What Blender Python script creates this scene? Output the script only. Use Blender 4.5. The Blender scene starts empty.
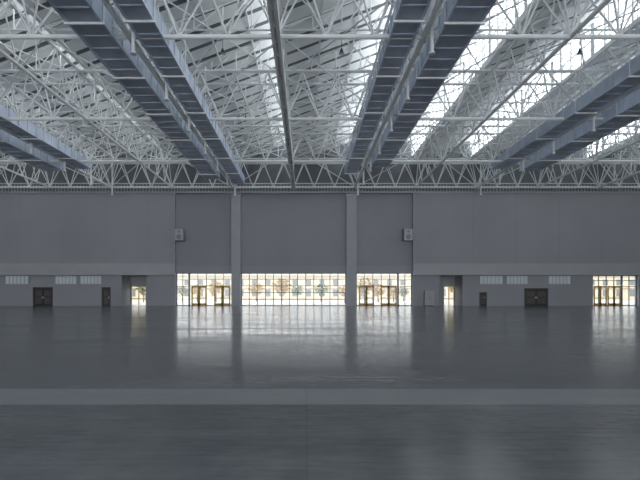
import bpy, math, random
from mathutils import Vector
random.seed(4)
S=bpy.context.scene
S.view_settings.view_transform='Standard'
XC=-1.6      # hall centre line
def fx(px,Y=60.0): return (px-306)*Y/450.0
def fz(py,Y=60.0): return 1.6+(294-py)*Y/450.0

# ---------------- materials ----------------
def mat(name,col,rough=.5,metal=0,noise=0.0,nscale=3.0,bump=0.0):
    m=bpy.data.materials.new(name); m.use_nodes=True
    nt=m.node_tree; b=nt.nodes['Principled BSDF']
    b.inputs['Base Color'].default_value=(*col,1); b.inputs['Roughness'].default_value=rough
    b.inputs['Metallic'].default_value=metal
    if noise or bump:
        tc=nt.nodes.new('ShaderNodeTexCoord'); n=nt.nodes.new('ShaderNodeTexNoise')
        n.inputs['Scale'].default_value=nscale; n.inputs['Detail'].default_value=5
        nt.links.new(tc.outputs['Object'],n.inputs['Vector'])
        if noise:
            r=nt.nodes.new('ShaderNodeValToRGB')
            r.color_ramp.elements[0].position=.3; r.color_ramp.elements[1].position=.7
            r.color_ramp.elements[0].color=(*[c*(1-noise) for c in col],1)
            r.color_ramp.elements[1].color=(*[min(1,c*(1+noise)) for c in col],1)
            nt.links.new(n.outputs['Fac'],r.inputs['Fac']); nt.links.new(r.outputs['Color'],b.inputs['Base Color'])
    return m
M_steel=mat('white_painted_steel',(.87,.89,.89),.4,noise=.05,nscale=.6)
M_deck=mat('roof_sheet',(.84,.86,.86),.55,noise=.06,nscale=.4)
M_deck_shade=mat('roof_sheet_groove_shade',(.24,.26,.28),.6,noise=.08,nscale=.4)  # rib and groove shading put into colour: darker copy of the roof sheet
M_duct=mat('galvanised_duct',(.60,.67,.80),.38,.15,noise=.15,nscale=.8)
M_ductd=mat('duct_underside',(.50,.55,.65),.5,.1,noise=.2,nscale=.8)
M_wall=mat('grey_wall_panel',(.335,.342,.365),.7,noise=.06,nscale=.15)
M_wall2=mat('recessed_wall_panel',(.305,.312,.335),.7,noise=.06,nscale=.15)
M_pil=mat('column_paint',(.39,.398,.42),.6,noise=.05,nscale=.5)
M_band=mat('band_paint',(.41,.418,.435),.6,noise=.05,nscale=.5)
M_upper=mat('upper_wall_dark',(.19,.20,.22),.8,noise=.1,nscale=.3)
M_line=mat('panel_joint',(.25,.255,.275),.8)
M_door=mat('dark_door',(.035,.033,.035),.45,noise=.1)
M_doorfr=mat('door_frame',(.09,.08,.078),.5)
M_frame=mat('window_frame_metal',(.20,.22,.26),.4,.2)
M_frameY=mat('yellow_door_frame',(.60,.40,.12),.4)
M_vent=mat('vent_louvre_metal',(.72,.76,.80),.5)
M_box=mat('equipment_case',(.25,.26,.28),.5)
M_boxl=mat('equipment_case_light',(.45,.47,.50),.5)
M_blk=mat('black_lamp_case',(.03,.03,.035),.4)
M_lens=mat('lamp_lens',(.6,.6,.6),.3)
M_side=mat('side_wall',(.38,.39,.41),.7,noise=.05,nscale=.2)
M_pave=mat('plaza_paving',(.46,.43,.38),.8,noise=.1,nscale=.4)
M_fac=mat('outside_facade',(.58,.52,.40),.8,noise=.05,nscale=.3)
M_facg=mat('outside_facade_glass',(.16,.18,.20),.2)
M_leaf=mat('autumn_leaves',(.42,.26,.04),.8,noise=.4,nscale=2)
M_leafg=mat('green_leaves',(.10,.14,.04),.8,noise=.4,nscale=2)
M_bark=mat('bark',(.12,.09,.06),.9,noise=.3,nscale=6)
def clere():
    m=bpy.data.materials.new('emissive_clerestory_glass'); m.use_nodes=True
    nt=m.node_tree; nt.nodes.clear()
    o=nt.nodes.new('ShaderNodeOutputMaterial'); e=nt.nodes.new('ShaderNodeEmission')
    e.inputs['Color'].default_value=(.91,.96,1,1); e.inputs['Strength'].default_value=3.7  # panes glow themselves, standing in for daylight coming through the glazing
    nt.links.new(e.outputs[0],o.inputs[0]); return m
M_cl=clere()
def glass():
    m=bpy.data.materials.new('clear_window_glass'); m.use_nodes=True
    nt=m.node_tree; nt.nodes.clear()
    o=nt.nodes.new('ShaderNodeOutputMaterial'); t=nt.nodes.new('ShaderNodeBsdfTransparent')
    t.inputs['Color'].default_value=(.93,.94,.95,1)
    g=nt.nodes.new('ShaderNodeBsdfGlossy'); g.inputs['Roughness'].default_value=.03
    x=nt.nodes.new('ShaderNodeMixShader'); x.inputs[0].default_value=.06
    nt.links.new(t.outputs[0],x.inputs[1]); nt.links.new(g.outputs[0],x.inputs[2]); nt.links.new(x.outputs[0],o.inputs[0]); return m
M_glass=glass()
def floor_mat():
    m=bpy.data.materials.new('polished_concrete'); m.use_nodes=True
    nt=m.node_tree; b=nt.nodes['Principled BSDF']; L=nt.links.new
    tc=nt.nodes.new('ShaderNodeTexCoord'); sep=nt.nodes.new('ShaderNodeSeparateXYZ'); L(tc.outputs['Object'],sep.inputs[0])
    def math_(op,a,bv=None,c=None):
        n=nt.nodes.new('ShaderNodeMath'); n.operation=op
        for i,v in enumerate((a,bv,c)):
            if v is None: continue
            if isinstance(v,(int,float)): n.inputs[i].default_value=v
            else: L(v,n.inputs[i])
        return n.outputs[0]
    def noise(scale_vec,scale,detail,rough=.6):
        mp=nt.nodes.new('ShaderNodeMapping'); mp.inputs['Scale'].default_value=scale_vec; L(tc.outputs['Object'],mp.inputs[0])
        n=nt.nodes.new('ShaderNodeTexNoise'); n.inputs['Scale'].default_value=scale; n.inputs['Detail'].default_value=detail; n.inputs['Roughness'].default_value=rough
        L(mp.outputs[0],n.inputs['Vector']); return n.outputs['Fac']
    n1=noise((.10,.45,1),1,8,.65); n2=noise((.8,6,1),2,6); n3=noise((1,1,1),2.2,9,.7)
    mixf=math_('ADD',math_('ADD',math_('MULTIPLY',n1,.5),math_('MULTIPLY',n2,.25)),math_('MULTIPLY',n3,.25))
    r=nt.nodes.new('ShaderNodeValToRGB'); r.color_ramp.elements[0].position=.36; r.color_ramp.elements[1].position=.64
    r.color_ramp.elements[0].color=(.075,.080,.088,1); r.color_ramp.elements[1].color=(.165,.174,.187,1)
    L(mixf,r.inputs[0])
    y=sep.outputs['Y']; x=sep.outputs['X']
    yw=math_('ADD',y,math_('MULTIPLY',math_('SUBTRACT',n3,.5),.12))
    band=math_('MULTIPLY',math_('GREATER_THAN',yw,6.5),math_('LESS_THAN',yw,7.6))
    mx=nt.nodes.new('ShaderNodeMix'); mx.data_type='RGBA'; L(math_('MULTIPLY',band,.75),mx.inputs[0]); L(r.outputs[0],mx.inputs[6]); mx.inputs[7].default_value=(.27,.285,.305,1)
    def joint(c,per,off,w):
        f=math_('FRACT',math_('DIVIDE',math_('ADD',c,off),per))
        return math_('LESS_THAN',f,w/per)
    j=math_('MAXIMUM',joint(y,6.0,-6.49+600,.03),math_('MULTIPLY',joint(x,8.0,800,.012),.5))
    j=math_('MAXIMUM',j,joint(y,6.0,-7.6+600,.02))
    mx2=nt.nodes.new('ShaderNodeMix'); mx2.data_type='RGBA'; L(math_('MULTIPLY',j,.45),mx2.inputs[0]); L(mx.outputs[2],mx2.inputs[6]); mx2.inputs[7].default_value=(.03,.034,.04,1)
    L(mx2.outputs[2],b.inputs['Base Color'])
    rr=nt.nodes.new('ShaderNodeMapRange'); rr.inputs[1].default_value=.38; rr.inputs[2].default_value=.62; rr.inputs[3].default_value=.10; rr.inputs[4].default_value=.27
    L(mixf,rr.inputs[0]); L(rr.outputs[0],b.inputs['Roughness'])
    bp=nt.nodes.new('ShaderNodeBump'); bp.inputs['Strength'].default_value=.06; bp.inputs['Distance'].default_value=.05
    L(n2,bp.inputs['Height']); L(bp.outputs[0],b.inputs['Normal'])
    return m
M_floor=floor_mat()

# ---------------- mesh builder ----------------
class B:
    def __init__(s): s.v=[];s.f=[];s.mi=[];s.ms=[]
    def m(s,mt):
        if mt not in s.ms: s.ms.append(mt)
        return s.ms.index(mt)
    def box(s,x0,x1,y0,y1,z0,z1,mt):
        i=len(s.v); k=s.m(mt)
        s.v+=[(x0,y0,z0),(x1,y0,z0),(x1,y1,z0),(x0,y1,z0),(x0,y0,z1),(x1,y0,z1),(x1,y1,z1),(x0,y1,z1)]
        for f in ((0,3,2,1),(4,5,6,7),(0,1,5,4),(1,2,6,5),(2,3,7,6),(3,0,4,7)):
            s.f.append(tuple(i+a for a in f)); s.mi.append(k)
    def quad(s,a,b,c,d,mt):
        i=len(s.v); s.v+=[a,b,c,d]; s.f.append((i,i+1,i+2,i+3)); s.mi.append(s.m(mt))
    def tube(s,p,q,r,mt,n=6,r2=None):
        p=Vector(p);q=Vector(q);d=(q-p)
        if d.length<1e-6:return
        d.normalize(); a=Vector((0,0,1)) if abs(d.z)<.9 else Vector((1,0,0))
        u=d.cross(a).normalized(); w=d.cross(u); i=len(s.v);k=s.m(mt); r2=r if r2 is None else r2
        for c,rr in ((p,r),(q,r2)):
            for t in range(n):
                an=2*math.pi*t/n; s.v.append(tuple(c+u*math.cos(an)*rr+w*math.sin(an)*rr))
        for t in range(n):
            t2=(t+1)%n; s.f.append((i+t,i+t2,i+n+t2,i+n+t)); s.mi.append(k)
        s.f.append(tuple(i+t for t in reversed(range(n)))); s.mi.append(k)
        s.f.append(tuple(i+n+t for t in range(n))); s.mi.append(k)
    def obj(s,name,loc=(0,0,0)):
        me=bpy.data.meshes.new(name); me.from_pydata([(a-loc[0],b-loc[1],c-loc[2]) for a,b,c in s.v],[],s.f)
        for mt in s.ms: me.materials.append(mt)
        me.polygons.foreach_set('material_index',s.mi); me.update()
        o=bpy.data.objects.new(name,me); o.location=loc; S.collection.objects.link(o); return o

YB=-34; YF=60; HW=56
XL=XC-HW; XR=XC+HW
b=B(); b.box(XL,XR,YB,61.5,-.3,0,M_floor); b.obj('floor')

# ---------------- far wall ----------------
b=B()
xa,xb=fx(175),fx(413)
z_band0,z_band1=fz(275),fz(263.5)
zt=fz(193)
b.box(XL,xa,60,61,z_band1,zt,M_wall); b.box(xb,XR,60,61,z_band1,zt,M_wall)
b.box(XL,xa,59.85,61,z_band0,z_band1,M_band); b.box(xb,XR,59.85,61,z_band0,z_band1,M_band)
b.box(xa-.12,xa,59.9,60,z_band1,zt,M_pil); b.box(xb,xb+.12,59.9,60,z_band1,zt,M_pil)
zc=fz(273,60.6)
b.box(xa,xb,60.5,61,zc,zt,M_wall2)
b.box(xa,xb,60.35,60.5,zc,zc+.9,M_wall)
b.box(XL,XR,59.8,61,zt-.02,zt+.18,M_band)
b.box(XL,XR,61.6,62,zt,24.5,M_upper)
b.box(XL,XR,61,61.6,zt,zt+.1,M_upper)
for p in list(range(-110,175,43))+list(range(430,720,43)):
    X=fx(p)
    if XL<X<XR: b.box(X-.015,X+.015,59.99,60,z_band1,zt,M_line)
def lower(px0,px1,ops):
    cur=fx(px0)
    for (a,c,zh,z0) in ops:
        A,C=fx(a),fx(c)
        if A>cur: b.box(cur,A,60.2,61,0,z_band0,M_wall)
        if zh<z_band0: b.box(A,C,60.2,61,zh,z_band0,M_wall)
        cur=C
    if fx(px1)>cur: b.box(cur,fx(px1),60.2,61,0,z_band0,M_wall)
pxL=XL*7.5+306; pxR=XR*7.5+306
ZD=fz(287)
lower(pxL,175,[(32,52,ZD,0),(101,110,ZD,0),(121,146,z_band0,0)])
lower(413,pxR,[(440,463,z_band0,0),(480,487.5,fz(292),0),(525,549,fz(288),0),(594,640,z_band0,0)])
b.obj('wall_far')
def alcove(name,p0,p1):
    b=B(); X0,X1=fx(p0)-.2,fx(p1)+.2
    b.box(X0,X0+.2,61,63.2,0,z_band0,M_wall); b.box(X1-.2,X1,61,63.2,0,z_band0,M_wall)
    b.box(X0,X1,61,63.4,z_band0,z_band0+.2,M_wall); b.box(X0,X1,61.5,63.4,-.3,0,M_floor)
    return b,X0,X1
for nm,p0,p1,d0,d1 in (('wall_alcove_left',121,146,127,145.8),('wall_alcove_right',440,463,444,460)):
    b,X0,X1=alcove(nm,p0,p1); D0,D1=fx(d0,63),fx(d1,63)
    D0=max(D0,X0+.3);D1=min(D1,X1-.3); 
    b.box(X0,D0,63.2,63.4,0,z_band0,M_pil); b.box(D1,X1,63.2,63.4,0,z_band0,M_pil); b.box(D0,D1,63.2,63.4,2.7,z_band0,M_pil)
    b.obj(nm)
    D0+=.01; D1-=.01
    g=B(); g.box(D0,D0+.08,63.21,63.36,0,2.68,M_frameY); g.box(D1-.08,D1,63.21,63.36,0,2.68,M_frameY); g.box(D0,D1,63.21,63.36,2.58,2.68,M_frameY)
    c=(D0+D1)/2; g.box(c-.05,c+.05,63.21,63.36,0,2.6,M_frameY); g.box(D0,D1,63.21,63.34,.9,1.0,M_frameY)
    g.box(D0,D1,63.25,63.27,0,2.6,M_glass); g.obj('door_%d'%(5 if 'left' in nm else 6))

for px0,px1 in ((231.5,240.5),(346.5,356.5)):
    b=B(); X0,X1=fx(px0),fx(px1)
    b.box(X0,X1,59.9,60.9,0,zt-.1,M_pil); b.box(X0-.08,X1+.08,59.82,60.9,0,.25,M_band)
    b.box(X0-.08,X1+.08,59.85,60.9,zt-.5,zt-.1,M_band)
    b.obj('wall_pilaster')
b=B(); X=XL
while X<XR:
    b.box(X,X+.09,60.3,60.4,zt+.15,zt+1.35,M_boxl); X+=.42
b.box(XL,XR,60.25,60.45,zt+1.3,zt+1.4,M_steel); b.box(XL,XR,60.27,60.43,zt+.7,zt+.76,M_boxl)
b.obj('gallery_railing')

def window(name,p0,p1,z1,nx,rows,Y=60.6,z0=0,doors=(),bw=.04):
    b=B(); X0,X1=fx(p0),fx(p1); fr=M_frame
    b.box(X0,X0+.12,Y,Y+.15,z0,z1,fr); b.box(X1-.12,X1,Y,Y+.15,z0,z1,fr)
    b.box(X0,X1,Y,Y+.15,z1-.12,z1,fr); b.box(X0,X1,Y,Y+.15,z0,z0+.1,fr)
    for i in range(1,nx):
        x=X0+(X1-X0)*i/nx; b.box(x-bw,x+bw,Y+.01,Y+.13,z0,z1,fr)
    for z in rows: b.box(X0,X1,Y+.01,Y+.12,z-.045,z+.045,fr)
    b.box(X0,X1,Y+.06,Y+.08,z0,z1,M_glass)
    for (d0,d1) in doors:
        A,C=fx(d0),fx(d1); c=(A+C)/2
        for x in (A,c-.06,c+.06,C): b.box(x-.09,x+.09,Y-.05,Y+.0,0,2.6,M_frameY)
        b.box(A,C,Y-.05,Y,2.45,2.68,M_frameY); b.box(A,C,Y-.05,Y,.0,.35,M_frameY)
        b.box(A,C,Y-.05,Y,1.0,1.12,M_frameY)
    b.obj(name)
window('window_1',175,188,zc,2,(2.6,3.5))
window('window_2',188,231.5,zc,5,(2.7,3.6),doors=((191,205),(214,229)))
window('window_3',240.5,346.5,zc,13,(.9,1.8,2.7,3.6),bw=.05)
window('window_4',356.5,399,zc,5,(2.7,3.6),doors=((360,374),(382,397)))
window('window_5',399,413,zc,2,(2.6,3.5))
window('window_6',594,625,z_band0,4,(2.6,3.4),doors=((597,609),(611,623)))
window('window_7',625,640,z_band0,2,(2.6,3.4))

def ddoor(name,p0,p1,z1,leaves):
    b=B(); X0,X1=fx(p0)+.01,fx(p1)-.01; Y=60.25; z1-=.01
    b.box(X0,X0+.15,Y-.1,Y+.2,0,z1,M_doorfr); b.box(X1-.15,X1,Y-.1,Y+.2,0,z1,M_doorfr); b.box(X0,X1,Y-.1,Y+.2,z1-.15,z1,M_doorfr)
    w=(X1-X0-.3)/leaves
    for i in range(leaves):
        a=X0+.15+w*i; b.box(a+.02,a+w-.02,Y,Y+.08,0.02,z1-.17,M_door)
        b.box(a+.15,a+w-.15,Y-.02,Y,.3,z1*.45,M_doorfr); b.box(a+.15,a+w-.15,Y-.02,Y,z1*.5,z1-.4,M_doorfr)
        hx=a+w-.12 if i==0 else a+.08
        b.box(hx,hx+.04,Y-.07,Y,1.0,1.25,M_steel)
    b.box(X0,X1,Y+.3,Y+.5,0,z1,M_door)
    b.obj(name)
ddoor('door_1',32,52,ZD,2); ddoor('door_2',101,110,ZD,1); ddoor('door_3',480,487.5,fz(292),1); ddoor('door_4',525,549,fz(288),2)
for p0,p1 in ((5,28),(55,76),(80,101),(480,503),(507,528),(549,571),(-40,-15),(650,672)):
    b=B(); X0,X1=fx(p0),fx(p1); z0,z1=fz(284),fz(276)
    b.box(X0,X1,60.12,60.2,z0,z1,M_vent)
    for i in range(5):
        z=z0+(z1-z0)*(i+.5)/5; b.box(X0+.05,X1-.05,60.07,60.12,z-.05,z+.02,M_vent)
    n=6
    for i in range(n+1):
        x=X0+(X1-X0)*i/n; b.box(x-.03,x+.03,60.05,60.12,z0,z1,M_boxl)
    b.obj('wall_vent_louvre')
for p in (180,407.5):
    b=B(); X=fx(p); z0,z1=fz(241),fz(229)
    b.box(X-.6,X+.6,59.5,60.4,z0,z1,M_box); b.box(X-.52,X+.52,59.46,59.5,z0+.08,z1-.08,M_boxl)
    b.box(X-.1,X+.1,60.3,60.5,z0+.3,z1-.3,M_steel); b.tube((X,59.45,z0+.5),(X,59.5,z0+.5),.35,M_box,16); b.tube((X,59.45,z1-.4),(X,59.5,z1-.4),.18,M_box,16)
    b.obj('wall_loudspeaker')
b=B(); b.box(fx(424),fx(433),59.45,59.84,.1,2.0,M_boxl); b.box(fx(424)+.08,fx(433)-.08,59.42,59.45,.2,1.9,M_pil)
b.box(fx(428.3),fx(428.7),59.39,59.42,.9,1.2,M_blk); b.box(fx(424)+.05,fx(433)-.05,59.5,59.8,0,.1,M_blk); b.obj('electrical_cabinet')
b=B(); b.box(XL-.4,XL,YB,61.9,0,24.5,M_side); b.obj('wall_left')
b=B(); b.box(XR,XR+.4,YB,61.9,0,24.5,M_side); b.obj('wall_right')

# ---------------- sawtooth roof ----------------
ZL,ZH=19.7,22.7
b=B(); pitch=1.75
for k in range(-7,7):
    x0=XC+8*k; x1=x0+8
    y=YB
    while y<61.6:
        prof=[(y,0,M_deck),(y+pitch*.66,-.12,M_deck_shade),(y+pitch*.70,.3,M_deck_shade),(y+pitch*.94,.3,M_deck_shade),(y+pitch,0,None)]
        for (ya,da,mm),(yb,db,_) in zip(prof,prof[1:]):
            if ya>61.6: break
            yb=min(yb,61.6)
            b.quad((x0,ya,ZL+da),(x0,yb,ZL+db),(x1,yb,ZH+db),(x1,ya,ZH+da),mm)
        y+=pitch
    b.quad((x0,YB,ZL+.5),(x1,YB,ZH+.5),(x1,61.9,ZH+.5),(x0,61.9,ZL+.5),M_deck)
    b.box(x1-.15,x1+.15,YB,61.6,ZL-.1,ZL+.3,M_steel)
    b.box(x1-.12,x1+.12,YB,61.6,ZH,ZH+.4,M_steel)
y=59-11.5*8
while y<60:
    for k in range(-7,7):
        x0=XC+8*k+.1; x1=x0+7.8
        b.tube((x0,y,ZL-.15),(x1,y,ZH-.15),.08,M_steel,6)
        b.tube((x0,y,ZL-.35),(x1,y,ZL-.35),.07,M_steel,6)
        for t in (.25,.5,.75,1):
            xx=x0+7.8*t; zz=ZL-.15+(ZH-ZL)*t
            b.tube((xx,y,ZL-.35),(xx,y,zz),.045,M_steel,5)
            b.tube((xx-1.95,y,ZL-.35),(xx,y,zz),.04,M_steel,5)
    y+=11.5/2
for k in range(-7,7):
    for t in (.33,.67):
        xx=XC+8*k+8*t; zz=ZL-.05+(ZH-ZL)*t
        b.box(xx-.06,xx+.06,YB,61,zz-.22,zz-.10,M_steel)
b.obj('ceiling')
n=8
for k in range(-7,7):
    x1=XC+8*(k+1)
    if k==6: x1-=.15
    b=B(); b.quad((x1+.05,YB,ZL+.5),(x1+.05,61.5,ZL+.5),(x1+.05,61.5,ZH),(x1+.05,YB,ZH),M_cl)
    b.box(x1-.08,x1+.06,YB,61.5,ZL+.3,ZL+.52,M_steel)
    y=YB; i=0
    while y<61.5:
        hw=.22 if i%4==0 else .09
        b.box(x1-.12,x1+.03,y-hw,y+hw,ZL+.3,ZH,M_steel); y+=1.4375; i+=1
    for zz,hh in (((ZL+ZH)/2+.15,.14),(ZL+1.0,.08),(ZH-.65,.08)):
        b.box(x1-.08,x1+.03,YB,61.5,zz,zz+hh,M_steel)
    b.obj('window_%d'%n); n+=1

# ---------------- steel ----------------
ZB,ZT=15.6,18.9
NT=9
TY=[59-11.5*i for i in range(NT)]
P=8/3
for ty in TY:
    b=B(); w=1.1
    b.tube((XL,ty,ZB),(XR,ty,ZB),.13,M_steel,8)
    for s in (-w,w): b.tube((XL,ty+s if ty<58 else ty+s*.6,ZT),(XR,ty+s if ty<58 else ty+s*.6,ZT),.11,M_steel,8)
    ww=w if ty<58 else w*.6
    nn=int(2*HW/P)
    for i in range(nn+1):
        x=XL+P*i
        if i<nn:
            for s in (-ww,ww):
                b.tube((x,ty,ZB),(x+P/2,ty+s,ZT),.06,M_steel,5); b.tube((x+P,ty,ZB),(x+P/2,ty+s,ZT),.06,M_steel,5)
            b.tube((x+P/2,ty-ww,ZT),(x+P/2,ty+ww,ZT),.05,M_steel,5)
            if i<nn-1: b.tube((x+P/2,ty-ww,ZT),(x+3*P/2,ty+ww,ZT),.035,M_steel,5)
    b.obj('transverse_roof_truss')
Q=11.5/4
for k in range(-6,7):
    x=XC+8*k; b=B(); major=(k%2!=0)
    y0,y1=59-11.5*(NT-1),59
    rb=.16 if major else .12
    if k==0:
        b.box(x-.24,x-.08,y0,y1,ZB-.35,ZB-.05,M_steel); b.box(x+.08,x+.24,y0,y1,ZB-.35,ZB-.05,M_steel)
        yy=y0
        while yy<y1: b.box(x-.24,x+.24,yy,yy+.12,ZB-.3,ZB-.1,M_steel); yy+=Q/2
    b.tube((x,y0,ZB),(x,y1,ZB),rb,M_steel,8)
    hw=1.2 if major else .0
    ss=(-hw,hw) if major else (0,)
    for s in ss: b.tube((x+s,y0,ZT),(x+s,y1,ZT),.10,M_steel,8)
    nn=4*(NT-1)
    for i in range(nn):
        y=y0+Q*i
        for s in ss:
            b.tube((x,y,ZB),(x+s,y+Q/2,ZT),.055,M_steel,5); b.tube((x,y+Q,ZB),(x+s,y+Q/2,ZT),.055,M_steel,5)
        if major: b.tube((x-hw,y+Q/2,ZT),(x+hw,y+Q/2,ZT),.05,M_steel,5)
    b.obj('longitudinal_roof_truss')
b=B()
for i in range(NT-1):
    ya,yb=TY[i+1],TY[i]
    for k in range(-6,6):
        x0=XC+8*k; x1=x0+8
        b.tube((x0,ya,ZT),(x1,yb,ZT),.05,M_steel,5); b.tube((x1,ya,ZT+.1),(x0,yb,ZT+.1),.05,M_steel,5)
        if k%2: b.tube((x0,ya,ZB),(x1,(ya+yb)/2,ZT),.055,M_steel,5); b.tube((x1,(ya+yb)/2,ZT),(x0,yb,ZB),.055,M_steel,5)
        else: b.tube((x1,ya,ZB),(x0,(ya+yb)/2,ZT),.055,M_steel,5); b.tube((x0,(ya+yb)/2,ZT),(x1,yb,ZB),.055,M_steel,5)
b.obj('roof_cross_bracing')

# ---------------- ducts ----------------
def duct(c,w,z0,h,y1):
    b=B(); y0=-30
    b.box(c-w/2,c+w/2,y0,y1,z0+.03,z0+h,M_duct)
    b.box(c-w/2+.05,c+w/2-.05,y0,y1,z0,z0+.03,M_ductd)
    y=y0
    while y<y1:
        b.box(c-w/2-.06,c+w/2+.06,y,y+.1,z0-.04,z0+h+.06,M_duct); y+=1.2
    for s in (-1,1): b.box(c+s*w/2-.05,c+s*w/2+.05,y0,y1,z0-.08,z0+.03,M_duct)
    y=y0+1
    while y<y1:
        for s in (-1,1): b.tube((c+s*(w/2+.1),y,z0-.12),(c+s*(w/2+.1),y,ZT),.03,M_steel,5)
        b.box(c-w/2-.15,c+w/2+.15,y-.05,y+.05,z0-.18,z0-.08,M_steel); y+=Q*2
    b.obj('air_duct')
for sgn in (-1,1):
    e=57 if sgn<0 else 52
    duct(XC+sgn*6.8,1.3,15.5,.9,e); duct(XC+sgn*9.6,1.75,15.4,1.0,e-3)
    duct(XC+sgn*22.9,1.4,15.5,.9,50); duct(XC+sgn*26.4,2.1,15.3,1.1,50)
    duct(XC+sgn*40,2.2,15.4,1.0,50)
for k in (-3,-1,1,3):
    for ty in TY[:5]:
        for dy in (0,5.75):
            if ty+dy>58.5 and dy: continue
            x=XC+8*k+.35; y=ty+dy-.4; b=B()
            b.tube((x,y,14.6),(x,y,ZT),.10,M_steel,8); b.tube((x,y,14.45),(x,y,14.6),.18,M_steel,10,.12)
            b.obj('truss_hanger_post')
for k in (-5,-2.5,-.5,.5,2.5,4.5):
    for ty in (53.25,41.75,30.25,18.75):
        x=XC+8*k; b=B()
        b.tube((x,ty,18.1),(x,ty,ZT),.02,M_blk,5); b.tube((x,ty,17.95),(x,ty,18.1),.10,M_blk,10,.06)
        b.tube((x,ty,17.75),(x,ty,17.95),.18,M_blk,14,.10); b.tube((x,ty,17.73),(x,ty,17.75),.15,M_lens,14)
        b.obj('high_bay_lamp')

# ---------------- outside ----------------
b=B(); b.box(-120,120,63.4,140,-.3,-.02,M_pave); b.box(-120,120,61.5,63.4,-.35,-.1,M_pave); b.obj('plaza_ground')
b=B(); b.box(-110,110,120,130,0,6.5,M_fac)
x=-108
while x<108:
    b.box(x,x+1.3,119.9,120,1.0,2.8,M_facg); b.box(x,x+1.3,119.9,120,4.0,5.4,M_facg); x+=3.6
b.box(-110,110,119.6,120,3.2,3.5,M_fac); b.box(-110,110,119.5,130,6.5,6.9,M_fac); b.obj('outside_building')
def tree(x,y,h,km):
    b=B(); b.tube((x,y,-.02),(x,y,h*.55),.14,M_bark,7,.07)
    for i in range(5):
        a=i*1.26; b.tube((x,y,h*.45),(x+math.cos(a)*h*.18,y+math.sin(a)*h*.18,h*.7),.05,M_bark,5,.02)
    for i in range(230):
        u=random.uniform(-1,1);a=random.uniform(0,6.28);r=h*.34*random.random()**.4; q=math.sqrt(1-u*u)
        c=Vector((x+q*math.cos(a)*r*1.2,y+q*math.sin(a)*r,h*.66+u*r)); s=.20*h/4
        d1=Vector((random.uniform(-1,1),random.uniform(-1,1),random.uniform(-1,1))).normalized()*s
        d2=d1.cross(Vector((random.random(),random.random(),1))).normalized()*s
        b.quad(tuple(c-d1),tuple(c-d2),tuple(c+d1),tuple(c+d2),km)
    b.obj('roadside_tree')
for i in range(32): tree(-62+i*4+random.uniform(-1.4,1.4),random.uniform(80,108),random.uniform(3.0,4.8),random.choice([M_leaf,M_leafg,M_leaf]))

# ---------------- light ----------------
w=bpy.data.worlds.new('sky'); S.world=w; w.use_nodes=True; bg=w.node_tree.nodes['Background']
bg.inputs[0].default_value=(.92,.96,1,1); bg.inputs[1].default_value=3.1
sl=bpy.data.lights.new('sun','SUN'); sl.energy=2.5; sl.angle=.02; sl.color=(1,.88,.70)
so=bpy.data.objects.new('sun',sl); so.rotation_euler=(math.radians(38),0,math.radians(-15)); S.collection.objects.link(so)

# ---------------- camera ----------------
c=bpy.data.cameras.new('camera'); c.sensor_width=36; c.lens=450/640*36; c.shift_x=14/640; c.shift_y=54/640; c.clip_end=500
co=bpy.data.objects.new('camera',c); co.location=(0,0,1.6); co.rotation_euler=(math.radians(90),0,0); S.collection.objects.link(co); S.camera=co
